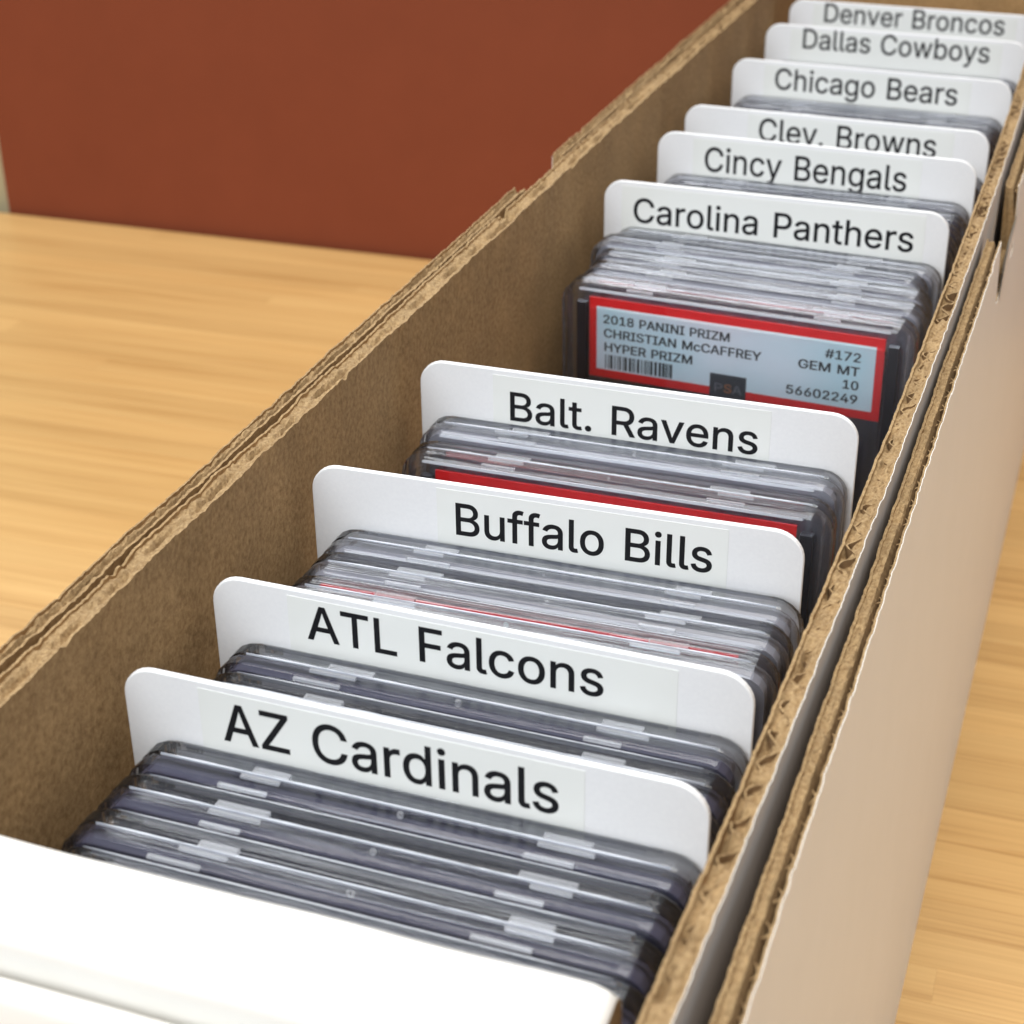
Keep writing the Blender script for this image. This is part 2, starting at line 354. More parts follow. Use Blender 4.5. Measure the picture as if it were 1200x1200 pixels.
# ------------------------------------------------------------------ lettering
GLYPHS={
'#':(440,['233,-8 319,517 386,517 301,-8','0,132 12,200 410,200 398,132','55,-8 140,517 207,517 122,-8','30,308 42,376 438,376 428,308']),
'.':(188,['95,-12 85,-12 75,-8 66,-4 57,3 50,12 46,21 42,31 42,41 42,51 46,62 50,71 57,79 66,86 75,90 84,94 95,95 106,94 116,90 125,86 134,79 141,71 146,62 148,51 149,41 148,31 146,21 141,12 134,3 125,-4 116,-8 105,-12']),
'0':(453,['227,-15 198,-13 171,-7 147,4 125,18 105,36 88,57 73,82 61,110 52,142 45,177 41,213 40,254 41,295 45,331 52,366 61,398 74,426 88,452 106,473 125,490 147,505 171,516 199,522 227,524 255,522 282,516 306,505 328,490 348,473 365,451 379,426 392,398 401,366 408,331 412,295 413,254 412,213 408,177 401,142 392,110 380,82 366,57 348,35 328,18 306,4 282,-7 255,-13','227,58 244,59 258,63 272,70 285,80 297,92 306,107 316,125 322,146 328,170 332,195 335,224 336,254 335,284 332,313 328,339 322,363 316,384 306,401 297,417 285,429 272,439 258,446 243,450 227,452 211,450 195,445 181,439 168,429 157,417 147,401 138,384 131,363 125,339 121,313 118,284 117,254 118,224 121,195 125,170 131,146 138,125 147,107 157,92 168,80 181,70 195,64 210,59']),
'1':(453,['68,-8 68,63 399,63 399,-8','284,517 284,-8 204,-8 204,440 212,440 78,342 78,431 195,517']),
'2':(453,['56,-8 56,50 228,234 276,287 285,299 292,309 298,320 304,330 307,340 310,350 312,361 312,371 311,384 309,395 306,405 301,415 295,423 288,430 279,436 269,442 259,446 248,449 236,451 224,452 210,451 198,449 187,446 176,440 167,435 159,427 152,419 146,409 141,399 138,388 136,375 134,354 58,354 59,385 63,407 70,427 79,446 92,464 105,479 121,493 139,503 159,512 180,519 202,522 225,524 248,522 270,519 291,513 310,504 328,492 342,480 356,466 368,449 377,431 384,413 388,393 389,372 388,357 386,344 383,329 379,315 372,300 364,286 354,271 342,254 273,175 161,57 161,65 397,65 397,-8']),
'4':(453,['32,97 32,160 242,517 325,517 117,164 117,171 421,171 421,97','274,-8 274,121 274,146 274,326 351,326 351,-8']),
'5':(453,['221,-15 198,-14 176,-10 156,-5 136,4 119,14 103,26 88,40 76,56 66,72 58,91 54,110 51,138 129,138 132,121 135,111 139,102 144,94 151,86 159,79 168,73 176,67 187,64 198,60 209,58 221,58 235,59 248,61 261,65 272,71 283,78 292,88 301,97 307,108 312,120 316,133 319,147 320,162 319,177 316,191 312,205 307,217 300,228 291,238 281,248 271,255 259,262 246,265 232,268 218,269 206,268 193,267 182,264 170,260 159,257 149,251 141,245 130,238 58,246 89,517 374,517 374,444 158,444 143,309 133,309 140,314 151,322 163,327 175,332 188,337 202,339 215,341 229,342 248,341 265,338 281,334 297,328 312,321 326,313 339,302 351,290 361,278 371,264 379,250 386,234 392,217 396,200 398,182 399,163 398,138 393,115 386,92 376,72 363,52 349,35 332,21 313,8 292,-1 270,-9 246,-13']),
'6':(453,['226,-15 202,-13 180,-9 158,-2 138,8 120,20 103,34 90,51 77,70 67,91 61,113 57,137 56,162 57,181 60,201 65,221 73,242 82,264 95,289 111,315 130,344 248,517 337,517 155,253 131,253 142,272 148,280 153,286 160,294 167,299 175,306 184,310 193,314 203,318 212,320 223,322 235,322 258,321 280,317 301,311 320,302 337,290 352,277 365,262 377,244 386,224 392,203 396,181 397,157 396,133 392,110 384,89 375,69 362,50 349,33 332,20 314,7 294,-2 273,-10 250,-14','226,56 240,57 252,60 264,63 275,70 284,76 293,84 300,95 307,105 312,117 316,130 319,143 319,157 319,172 316,185 313,198 307,209 300,220 293,229 284,238 275,244 264,251 252,254 240,256 226,257 213,256 200,254 189,251 178,245 168,238 159,229 152,220 145,210 139,198 136,186 134,173 133,158 134,144 136,130 139,117 145,106 152,94 159,84 168,76 178,70 189,63 200,60 213,57']),
'7':(453,['84,-8 315,450 315,444 54,444 54,517 399,517 399,447 170,-8']),
'8':(453,['226,-15 200,-14 176,-10 154,-5 133,4 113,14 96,27 80,42 67,57 57,74 49,94 45,114 44,135 45,152 47,168 51,184 58,198 65,212 75,225 84,237 96,247 109,256 122,263 137,269 145,271 145,261 132,266 115,275 99,287 86,303 76,320 68,340 64,359 62,380 64,400 67,419 75,437 83,454 95,469 109,483 125,495 142,505 161,514 182,519 203,522 226,524 249,522 271,519 291,514 310,505 328,495 342,483 356,469 368,454 377,437 385,419 388,400 390,380 388,360 384,340 376,320 366,303 353,287 338,275 321,266 308,261 308,271 317,269 330,263 343,256 356,247 368,237 378,225 387,212 394,198 401,184 405,168 408,152 409,135 407,114 403,94 395,74 385,57 372,42 357,27 339,14 320,4 298,-5 277,-10 252,-14','226,57 242,58 257,60 270,63 282,67 292,73 302,80 309,87 316,96 322,105 325,115 328,127 329,139 328,151 325,163 322,174 315,184 308,194 300,202 290,209 280,216 267,220 254,224 241,226 226,227 212,226 198,224 185,220 172,216 162,209 152,202 144,194 137,184 130,174 127,163 124,151 123,139 124,127 127,115 130,105 136,95 142,87 150,80 160,73 170,67 182,63 196,60 211,58','226,298 238,298 250,300 260,304 271,307 279,313 287,319 294,326 300,334 305,344 308,353 310,364 311,376 310,387 308,397 305,407 301,416 295,424 288,431 281,437 272,442 261,446 250,449 239,451 226,452 214,451 202,449 191,446 180,442 171,437 164,431 157,424 152,416 146,407 144,397 142,387 141,376 142,364 144,353 146,344 152,334 157,326 164,319 173,313 181,307 192,304 203,300 214,298']),
'9':(453,['226,524 250,522 273,518 294,510 314,501 333,488 349,473 362,457 375,438 384,417 392,395 396,372 397,347 396,327 393,307 388,288 380,267 370,244 357,220 341,193 322,164 204,-8 115,-8 297,256 320,256 310,236 306,229 300,222 292,215 286,209 277,203 269,199 260,195 250,191 240,188 228,187 218,187 194,188 173,191 152,199 133,207 116,219 100,231 88,247 76,265 67,284 60,305 57,328 56,352 57,376 61,399 68,420 78,440 90,459 104,475 120,489 139,501 159,511 180,518 202,522','226,452 213,451 201,449 189,445 178,439 168,432 160,423 151,414 145,403 141,392 137,379 134,366 133,352 134,337 137,324 141,311 145,299 151,289 160,280 168,271 178,264 189,258 201,255 213,252 226,251 239,252 252,255 264,258 275,264 284,271 293,279 300,289 307,299 313,311 316,323 319,336 319,350 319,365 316,379 313,391 307,403 300,414 293,424 285,432 275,439 264,445 252,449 240,451']),
'A':(480,['5,-8 195,517 282,517 474,-8 389,-8 279,299 256,370 221,486 256,486 221,369 199,299 91,-8','102,134 102,207 378,207 378,134']),
'B':(456,['52,-8 52,517 241,517 267,516 291,512 312,507 333,498 350,487 365,475 377,461 388,446 395,429 402,412 405,393 406,374 405,357 403,343 400,328 394,316 386,305 379,296 370,287 361,280 351,273 339,268 329,262 323,261 323,269 329,269 342,264 355,259 367,252 379,243 391,233 401,221 409,207 416,192 422,175 425,156 426,136 425,116 421,98 415,80 407,63 396,47 382,33 366,21 347,11 327,2 302,-4 276,-7 247,-8','133,65 245,65 271,66 294,71 311,77 325,86 335,97 342,108 346,122 347,137 347,148 344,159 341,170 335,180 329,189 321,197 312,204 302,211 290,216 277,220 263,222 248,223 133,223','133,293 238,293 251,294 263,296 274,299 284,303 295,309 303,315 310,322 316,330 322,340 325,350 327,360 328,372 326,386 322,400 316,413 308,423 295,432 281,438 262,442 240,444 133,444']),
'C':(510,['267,-15 234,-13 203,-7 174,4 146,18 121,36 98,58 79,84 63,111 49,143 40,177 34,214 32,254 34,294 40,331 49,365 63,397 79,425 98,450 121,472 146,491 174,505 203,516 234,522 267,524 287,523 306,521 325,517 342,512 360,505 377,497 392,488 407,477 421,466 433,452 444,438 455,422 463,405 471,388 477,369 483,340 402,340 397,359 394,370 388,380 382,391 376,399 369,408 361,415 352,422 344,428 334,433 324,438 313,441 302,444 291,446 279,447 267,448 246,446 225,442 206,436 188,425 171,413 156,398 144,381 132,361 124,338 117,312 113,284 111,254 113,224 117,196 124,171 132,148 144,127 157,110 171,95 188,83 206,73 225,67 246,62 267,61 279,61 291,63 302,65 313,68 324,71 334,76 344,81 352,87 361,94 369,101 376,110 382,118 388,129 394,139 397,150 402,168 483,168 477,140 471,121 464,104 455,87 445,71 434,57 421,43 407,32 392,21 377,12 360,4 343,-3 325,-8 306,-12 287,-14']),
'D':(502,['219,-8 88,-8 88,65 215,65 243,66 270,71 293,77 314,88 332,100 348,115 361,132 372,152 380,174 386,199 390,227 391,255 390,284 386,310 380,335 372,358 361,377 348,394 333,409 316,421 296,431 273,438 248,442 221,444 85,444 85,517 225,517 262,515 296,509 328,499 357,485 382,467 405,447 425,423 440,395 454,364 463,331 468,294 470,255 468,216 463,179 454,146 440,115 424,87 404,63 381,42 355,24 325,10 293,0 257,-6','133,517 133,-8 52,-8 52,517']),
'E':(419,['52,-8 52,517 380,517 380,444 133,444 133,294 363,294 363,221 133,221 133,65 383,65 383,-8']),
'F':(410,['52,-8 52,517 377,517 377,444 133,444 133,286 354,286 354,213 133,213 133,-8']),
'G':(520,['269,-15 235,-13 203,-7 173,4 145,18 120,37 98,59 78,84 62,113 49,143 39,177 34,214 32,254 34,294 39,331 49,365 62,396 78,425 97,450 120,472 145,491 172,505 201,516 232,522 265,524 286,523 305,521 324,517 343,512 361,504 378,496 394,487 408,475 421,464 435,450 446,436 456,420 465,405 473,387 478,369 484,341 402,341 397,358 392,368 386,379 380,389 374,398 367,406 360,414 351,421 343,427 334,432 323,437 312,440 302,444 290,446 278,447 265,448 244,446 224,442 205,436 187,425 171,413 156,399 144,381 132,361 124,338 117,312 113,284 111,254 113,224 117,196 124,171 132,148 144,128 157,110 171,96 188,83 206,73 226,67 247,62 269,61 289,62 307,65 325,70 341,78 355,87 368,99 380,112 389,127 397,144 402,162 406,181 407,211 435,207 275,191 275,264 486,264 486,200 484,169 479,139 470,112 458,87 442,64 425,44 404,27 381,12 355,0 328,-8 299,-13']),
'H':(517,['52,-8 52,517 133,517 133,297 384,297 384,517 465,517 465,-8 384,-8 384,224 133,224 133,-8']),
'I':(300,['23,-8 23,65 110,65 110,444 23,444 23,517 277,517 277,444 191,444 191,65 277,65 277,-8']),
'L':(393,['52,-8 52,517 133,517 133,65 369,65 369,-8']),
'M':(628,['52,-8 52,517 157,517 284,190 295,162 307,125 319,86 333,41 296,41 310,85 322,123 334,161 344,190 471,517 576,517 576,-8 496,-8 496,291 496,327 497,369 498,413 499,465 524,465 506,406 490,360 475,319 463,288 347,-8 281,-8 163,288 151,318 137,358 121,405 101,465 127,465 128,416 129,372 130,328 130,291 130,-8']),
'N':(523,['52,-8 52,517 140,517 350,187 370,155 395,111 426,48 398,45 393,108 391,157 391,195 391,517 471,517 471,-8 383,-8 195,286 170,327 141,377 96,458 127,464 130,384 132,328 133,291 133,-8']),
'P':(445,['52,-8 52,517 235,517 264,515 291,511 315,505 336,494 355,482 372,468 385,452 397,434 406,414 412,393 415,371 417,348 415,324 412,302 406,281 397,261 385,243 372,227 355,213 336,200 315,190 291,183 264,179 235,178 101,178 101,250 233,250 251,251 267,254 281,258 293,263 303,270 312,278 320,287 326,297 330,309 334,321 336,334 336,348 336,361 334,374 330,386 326,398 319,408 312,417 303,425 293,432 281,436 266,441 250,443 232,444 133,444 133,-8']),
'R':(449,['52,-8 52,517 236,517 265,515 292,512 316,505 337,496 356,485 373,471 387,455 397,437 406,418 413,397 416,375 417,352 416,329 413,307 406,287 397,267 386,250 372,234 355,221 337,210 314,201 291,195 265,191 236,190 88,190 88,263 234,263 251,264 267,266 282,270 295,274 305,280 313,287 321,295 327,304 331,315 334,326 336,339 337,352 336,366 334,378 331,391 327,401 321,410 313,419 304,426 294,433 282,437 267,441 251,443 233,444 133,444 133,-8','348,-8 217,237 308,237 441,-8']),
'S':(447,['224,-17 196,-16 171,-12 147,-7 125,2 104,12 86,25 70,40 57,55 47,73 38,93 33,113 29,145 110,145 115,125 118,113 123,102 129,93 137,85 147,78 158,71 169,67 182,63 195,60 210,58 224,57 240,58 256,60 270,63 283,67 295,73 306,80 315,88 323,97 329,106 334,117 337,128 338,139 337,150 334,158 331,167 326,174 320,180 311,187 303,192 293,198 243,214 182,231 151,242 124,253 100,267 80,283 64,302 53,323 46,347 44,372 45,394 50,415 58,435 68,453 81,469 97,482 115,495 135,505 156,514 179,519 202,522 227,524 253,522 277,519 298,513 319,505 338,495 356,482 371,469 383,454 394,437 402,418 407,398 410,370 330,370 326,393 319,408 310,420 297,430 283,440 265,445 246,449 225,451 210,450 196,448 182,444 170,441 160,435 150,429 142,422 135,413 130,405 126,396 124,386 123,376 124,364 127,355 131,346 137,339 144,332 153,326 162,320 172,315 214,301 266,287 315,271 328,265 340,259 351,252 364,244 374,235 385,225 393,214 402,202 409,188 413,173 415,156 416,139 415,117 411,97 403,77 393,60 380,43 365,28 347,14 326,4 305,-6 280,-12 253,-16']),
'T':(449,['24,444 24,517 425,517 425,444 265,444 265,-8 185,-8 185,444']),
'Y':(472,['195,-8 195,206 2,517 95,517 199,348 229,296 262,222 212,222 244,297 273,348 377,517 469,517 276,206 276,-8']),
'Z':(438,['34,-8 34,48 266,390 300,436 344,493 359,446 285,444 223,444 32,444 32,517 405,517 405,460 176,124 140,76 94,16 79,61 152,65 214,65 407,65 407,-8']),
'a':(389,['160,-17 141,-16 124,-13 108,-9 91,-2 76,5 63,16 51,27 41,41 33,55 27,71 23,89 22,108 23,124 26,140 31,153 36,165 44,176 53,185 62,194 74,200 86,206 97,211 110,215 123,219 177,228 233,235 243,236 250,238 256,239 261,242 264,244 266,247 267,250 268,256 268,257 267,267 265,277 263,285 260,293 256,299 250,305 243,310 236,315 227,318 219,321 207,322 196,323 184,322 172,321 161,318 152,315 144,311 137,306 129,301 124,296 118,289 114,283 110,277 105,264 30,286 41,312 50,327 61,340 74,352 86,361 100,371 115,377 131,383 146,387 162,390 179,392 194,392 240,387 253,384 266,379 279,374 290,367 301,359 312,349 322,338 329,324 337,309 341,292 344,273 345,251 345,-8 269,-8 269,44 276,44 258,20 249,12 240,5 230,-1 218,-6 205,-11 191,-14 177,-16','170,53 186,54 200,57 213,60 224,66 234,72 243,80 251,88 256,97 262,107 264,117 267,127 268,138 268,177 262,174 232,168 201,163 176,160 137,151 129,148 121,143 115,139 109,134 105,128 103,122 101,114 100,105 100,96 102,90 105,83 109,77 112,72 119,68 125,63 133,59 141,57 150,55 160,54']),
'b':(424,['229,-16 212,-15 196,-13 181,-9 168,-3 157,3 148,11 140,18 132,26 114,51 120,51 120,-8 45,-8 45,517 122,517 122,327 114,327 131,351 139,359 147,366 156,374 167,380 181,386 195,389 211,392 229,392 253,391 276,386 297,378 317,368 335,353 351,337 366,317 377,296 387,272 393,247 397,219 398,189 397,159 393,131 387,106 377,81 366,60 352,40 335,23 317,9 297,-2 276,-10 253,-15','220,55 236,56 251,59 263,64 274,72 285,82 294,93 302,105 308,120 313,135 317,152 319,171 320,189 319,208 317,226 313,243 309,258 302,272 294,285 285,295 275,305 263,312 250,317 236,321 220,322 204,321 190,317 177,313 166,306 156,296 146,286 139,274 132,260 128,245 124,228 121,209 121,189 121,170 124,151 128,134 133,118 139,104 147,91 156,81 167,71 178,64 190,59 205,56']),
'c':(396,['207,-16 181,-15 157,-10 134,-1 113,9 93,24 76,41 61,60 49,81 38,105 32,131 28,158 26,187 28,217 32,245 38,271 49,295 61,316 76,335 93,352 113,367 134,378 157,386 181,391 207,392 221,392 235,391 249,388 262,385 275,380 287,375 299,369 309,363 320,355 330,347 338,337 346,327 354,316 360,304 365,292 372,271 299,253 283,284 265,305 240,317 207,322 190,321 175,317 162,312 150,304 140,295 130,282 122,270 116,255 111,240 107,223 105,205 104,187 105,170 107,152 111,136 116,120 122,106 130,94 140,81 150,72 162,64 175,59 190,56 207,54 240,60 266,72 285,93 299,126 373,108 366,87 361,75 355,63 348,52 340,41 330,31 321,23 311,14 300,8 288,2 276,-3 263,-9 250,-12 236,-14 222,-16']),
'd':(424,['195,-16 171,-15 149,-10 127,-2 107,9 89,23 73,40 59,60 48,81 38,106 31,131 27,159 26,189 27,219 31,247 38,273 48,296 59,317 73,337 90,353 108,368 128,378 149,386 172,391 196,392 214,392 230,389 243,386 257,380 268,374 277,366 285,359 293,351 310,327 303,327 303,517 380,517 380,-8 305,-8 305,51 311,51 293,26 285,18 277,11 267,3 256,-3 244,-9 229,-13 213,-15','205,55 220,56 234,59 246,64 258,71 268,81 278,91 286,104 292,118 297,134 301,151 303,170 304,189 303,209 301,228 297,245 293,260 286,274 278,286 269,296 258,306 247,313 235,317 220,321 205,322 188,321 175,317 161,312 150,305 139,295 130,285 122,272 115,258 111,243 107,226 105,208 104,189 105,171 107,152 111,135 116,120 122,105 130,93 140,82 150,72 162,64 174,59 189,56']),
'e':(404,['212,-16 184,-15 159,-10 135,-1 113,9 93,24 76,41 61,60 49,81 38,105 32,130 27,158 26,187 27,216 31,244 38,270 48,293 60,315 75,334 92,352 111,366 132,377 155,386 179,391 205,392 222,392 237,390 253,387 269,381 283,375 298,368 312,357 324,347 337,334 348,319 357,302 365,285 371,265 376,243 378,220 379,194 379,161 67,161 67,229 338,229 303,187 301,219 299,236 295,252 291,266 284,278 277,289 267,299 258,307 247,314 235,318 221,321 205,322 190,321 175,318 162,314 151,306 140,298 131,289 123,278 116,266 111,253 107,239 105,225 104,211 104,178 105,158 108,141 112,124 117,109 125,97 134,86 144,76 155,68 168,62 181,58 196,55 212,54 223,55 233,56 242,58 252,61 260,63 267,68 273,72 279,79 286,85 290,92 295,100 301,114 376,97 367,74 360,59 351,46 341,33 329,23 316,12 302,4 286,-4 268,-9 250,-13 232,-15']),
'f':(254,['236,387 236,319 -2,319 -2,387','73,-8 73,432 74,448 76,463 82,477 89,491 98,501 108,511 120,520 132,526 146,532 159,535 173,537 187,538 223,535 253,526 232,458 213,464 195,466 183,465 174,462 166,459 160,454 156,448 153,440 150,430 150,419 150,-8']),
'g':(425,['207,-159 186,-158 167,-156 148,-152 132,-148 116,-141 101,-134 88,-125 77,-116 67,-107 58,-96 50,-84 40,-66 103,-31 128,-61 133,-66 140,-71 149,-76 157,-81 167,-84 179,-87 193,-89 207,-89 228,-88 247,-84 263,-78 277,-69 289,-57 297,-44 302,-27 303,-6 303,60 310,60 293,36 285,28 277,22 267,14 255,9 244,3 229,0 213,-3 195,-3 172,-2 150,2 129,10 109,20 90,33 74,48 60,67 48,86 38,109 31,134 27,162 26,191 27,221 31,248 38,274 48,296 59,318 74,337 90,353 108,368 128,378 150,386 172,391 196,392 214,392 230,390 245,386 257,380 268,374 278,366 286,359 294,351 312,327 305,327 305,387 380,387 380,-9 379,-33 375,-56 367,-76 357,-95 344,-110 329,-123 312,-134 294,-143 273,-150 253,-155 230,-158','205,67 221,68 235,71 248,75 260,82 269,90 279,100 286,111 293,124 297,139 301,156 304,173 304,193 304,211 301,229 297,246 293,261 286,274 278,286 269,297 259,305 248,313 235,317 221,321 205,322 189,321 174,317 161,313 150,306 140,296 130,285 122,273 116,259 111,244 107,228 105,211 104,193 105,174 107,156 111,140 116,126 123,112 130,101 140,91 150,83 161,75 174,71 189,68']),
'h':(410,['122,227 122,-8 45,-8 45,517 122,517 122,279 90,279 105,316 117,337 131,355 147,369 165,379 185,387 206,391 227,392 247,391 266,388 283,384 299,376 314,366 327,355 339,341 348,325 356,307 361,287 364,265 365,240 365,-8 288,-8 288,235 287,255 282,272 276,287 267,298 255,308 243,316 228,320 210,321 198,320 186,318 175,315 165,310 155,304 147,297 139,288 133,279 129,268 125,255 122,242']),
'i':(167,['45,-8 45,387 122,387 122,-8','84,435 74,436 64,438 55,442 48,449 42,456 37,465 34,473 33,483 34,492 37,502 42,511 49,518 55,524 64,528 74,531 84,532 93,531 103,528 111,524 119,518 126,511 130,502 134,492 134,483 134,473 130,464 126,456 120,449 111,442 103,438 93,436']),
'l':(189,['139,-10 118,-9 98,-5 82,3 68,15 58,29 50,44 46,64 45,84 45,517 122,517 122,99 122,87 123,78 125,71 127,67 129,64 133,62 138,61 146,60 159,61 176,63 191,-3 163,-9']),
'n':(410,['122,227 122,-8 45,-8 45,387 120,387 120,279 90,279 105,316 117,337 131,355 147,369 165,379 185,387 206,391 227,392 247,391 266,388 283,384 299,376 314,366 327,355 339,341 348,325 356,307 361,287 364,265 365,240 365,-8 288,-8 288,235 287,255 282,272 276,287 267,298 255,308 243,316 228,320 210,321 198,320 186,318 175,315 165,310 155,304 147,297 139,288 133,279 129,268 125,255 122,242']),
'o':(415,['207,-16 181,-15 157,-10 134,-1 113,9 93,24 76,41 61,60 49,81 38,105 32,131 28,158 26,187 28,217 32,245 38,271 49,295 61,316 76,335 93,352 113,367 134,378 157,386 181,391 207,392 234,391 258,386 281,378 303,367 322,352 339,335 354,316 366,295 377,271 384,245 388,217 389,187 388,158 384,131 377,105 366,81 354,60 339,41 322,24 303,9 281,-1 258,-10 234,-15','207,54 225,56 240,59 253,64 265,72 276,82 285,94 293,106 299,120 304,136 308,152 310,170 311,187 310,205 308,223 304,240 299,255 293,270 285,282 276,294 265,304 253,312 240,317 225,321 207,322 190,321 175,317 162,312 150,304 140,295 130,282 122,270 116,255 111,240 107,223 105,205 104,187 105,170 107,152 111,136 116,120 122,106 130,94 140,81 150,72 162,64 175,59 190,56']),
'r':(259,['45,-8 45,387 120,387 120,329 110,329 115,339 124,352 135,364 148,374 163,382 179,388 195,392 213,393 229,392 251,392 251,313 229,316 207,318 195,317 184,315 173,311 162,308 154,303 145,295 138,288 133,280 128,270 125,260 122,249 122,237 122,-8']),
's':(365,['182,-16 162,-15 144,-13 126,-10 109,-4 94,3 80,11 67,21 56,33 46,45 38,60 32,76 26,100 99,116 106,95 112,83 120,75 129,67 139,61 152,57 166,54 181,53 199,54 215,58 229,62 239,69 249,76 255,85 259,93 260,103 259,111 257,118 254,124 248,130 242,135 234,140 223,143 210,147 147,162 122,169 100,179 82,189 66,202 54,218 46,234 40,254 39,274 40,291 43,307 50,323 59,337 69,349 82,360 96,370 112,377 129,385 147,389 166,392 187,392 207,392 224,389 241,386 257,379 271,373 284,364 296,355 305,344 314,332 321,319 326,306 335,284 263,268 257,285 251,293 245,302 238,310 228,316 217,320 204,323 187,325 172,324 158,321 146,317 136,311 127,303 121,295 118,287 117,277 118,268 120,261 123,255 129,249 137,244 147,239 159,235 174,231 231,217 257,210 279,201 297,189 312,177 324,162 332,145 338,126 339,107 338,89 334,73 328,57 318,42 308,29 295,18 280,8 263,-1 244,-8 224,-13 204,-15']),
't':(227,['212,387 212,319 -2,319 -2,387','57,479 134,479 134,98 135,87 136,78 139,72 142,66 146,63 152,61 160,59 170,58 184,59 208,63 222,-4 193,-11 168,-12 144,-11 122,-6 103,3 87,15 73,31 64,49 59,70 57,93']),
'u':(410,['182,-13 163,-12 144,-9 127,-3 111,4 96,14 83,25 71,39 62,55 54,73 49,93 46,115 45,139 45,387 122,387 122,144 123,124 127,108 134,93 143,80 155,71 167,64 182,60 200,58 212,59 224,61 235,64 245,69 254,75 262,83 270,91 276,101 282,112 285,124 287,138 288,153 288,387 365,387 365,-8 290,-8 290,100 319,100 304,64 293,42 278,24 262,10 244,0 224,-8 204,-12']),
'v':(389,['158,-8 5,387 90,387 173,158 195,89 217,13 173,13 195,89 216,158 299,387 383,387 232,-8']),
'w':(567,['132,-8 12,387 93,387 141,216 162,139 185,33 155,33 178,137 198,216 246,387 322,387 370,216 390,138 412,33 381,33 405,137 426,216 474,387 556,387 435,-8 362,-8 311,170 297,223 283,278 267,346 301,346 285,278 271,223 256,170 205,-8']),
'y':(389,['37,-145 55,-77 72,-79 81,-81 88,-82 96,-82 102,-81 108,-79 114,-77 119,-74 124,-69 129,-62 134,-54 139,-45 144,-33 154,-1 5,387 90,387 173,158 195,89 217,13 174,13 194,89 216,158 299,387 383,387 211,-61 205,-75 198,-89 191,-101 183,-112 173,-122 164,-130 154,-137 142,-143 130,-148 119,-151 105,-153 91,-153 64,-151']),
}

_gc = {}
def glyph_mesh(ch):
    """flat (verts, faces) for one glyph, 1 unit = 1 em"""
    if ch in _gc: return _gc[ch]
    adv, loops = GLYPHS[ch]
    LP = [[tuple(float(a)/1000 for a in p.split(',')) for p in l.split()] for l in loops]
    pts = []; edges = []
    for P in LP:
        b = len(pts); n = len(P); pts += [Vector(p) for p in P]; edges += [(b+i, b+(i+1) % n) for i in range(n)]
    vs, es, fs, *_r = geometry.delaunay_2d_cdt(pts, edges, [], 1, 1e-6)
    def wind(x, y):
        w = 0
        for P in LP:
            for i in range(len(P)):
                (ax, ay), (bx, by) = P[i-1], P[i]
                if (ay <= y) != (by <= y):
                    if ax + (y-ay)*(bx-ax)/(by-ay) > x: w += 1 if by > ay else -1
        return w
    V = [(v.x, v.y, 0) for v in vs]; F = []
    for f in fs:
        cx = sum(vs[i].x for i in f)/len(f); cy = sum(vs[i].y for i in f)/len(f)
        if wind(cx, cy) != 0: F.append(tuple(f))
    _gc[ch] = (adv/1000, V, F); return _gc[ch]
def text_mesh(name, s, x0, x1, zb, cap, y, m, bold=0.0, space=0.24):
    """letters standing in the xz plane facing -y, from x0 to x1, baseline zb, capital height cap"""
    V = []; F = []; pen = 0
    for ch in s:
        if ch == ' ': pen += space; continue
        a, gv, gf = glyph_mesh(ch); b = len(V)
        V += [(pen+v[0], v[1], v[2]) for v in gv]; F += [tuple(b+i for i in f) for f in gf]; pen += a
    mn = min(v[0] for v in V); mxx = max(v[0] for v in V)
    capu = max(v[1] for v in glyph_mesh('H')[1])
    sx = (x1-x0)/(mxx-mn); sz = cap/capu
    V = [(x0+(v[0]-mn)*sx, y-0.003*v[2], zb+v[1]*sz) for v in V]
    if bold:
        n0 = len(V); V = V + [(v[0]+bold, v[1]-0.006, v[2]+bold*0.3) for v in V]; F = F + [tuple(i+n0 for i in f) for f in F]
    me = mesh(name, V, F, m); return me

# ------------------------------------------------------------------ dividers
Wd = 89.0
def divider(y, x, yaw, ztop, text, tx0, tx1, base, cap, sx0, sx1, label, lean=0.0):
    d = empty("divider_card", (x, y, 4.1), math.radians(yaw)); d.rotation_euler[0] = math.radians(lean)
    tag(d, label, "divider", "lettered white divider cards")
    h = ztop-4.1
    rings = []
    for ins, yy in ((0.18, -0.5), (0, -0.34), (0, 0.34), (0.18, 0.5)):
        rings.append((rrect(Wd/2-ins, ins, h-ins, 5.2, 8), yy))
    V, F = loft(rings)
    obj("card", fixn(mesh("card", V, F, divider_white)), d)
    V, F = box(sx0-x, sx1-x, -0.57, -0.5, h-16.5, h-0.9-0.25)
    st = obj("name_sticker", mesh("name_sticker", V, F, sticker_mat), d)
    obj("lettering", text_mesh("lettering", text, tx0-x, tx1-x, base-4.1, cap, -0.6, ink), st)
    return d
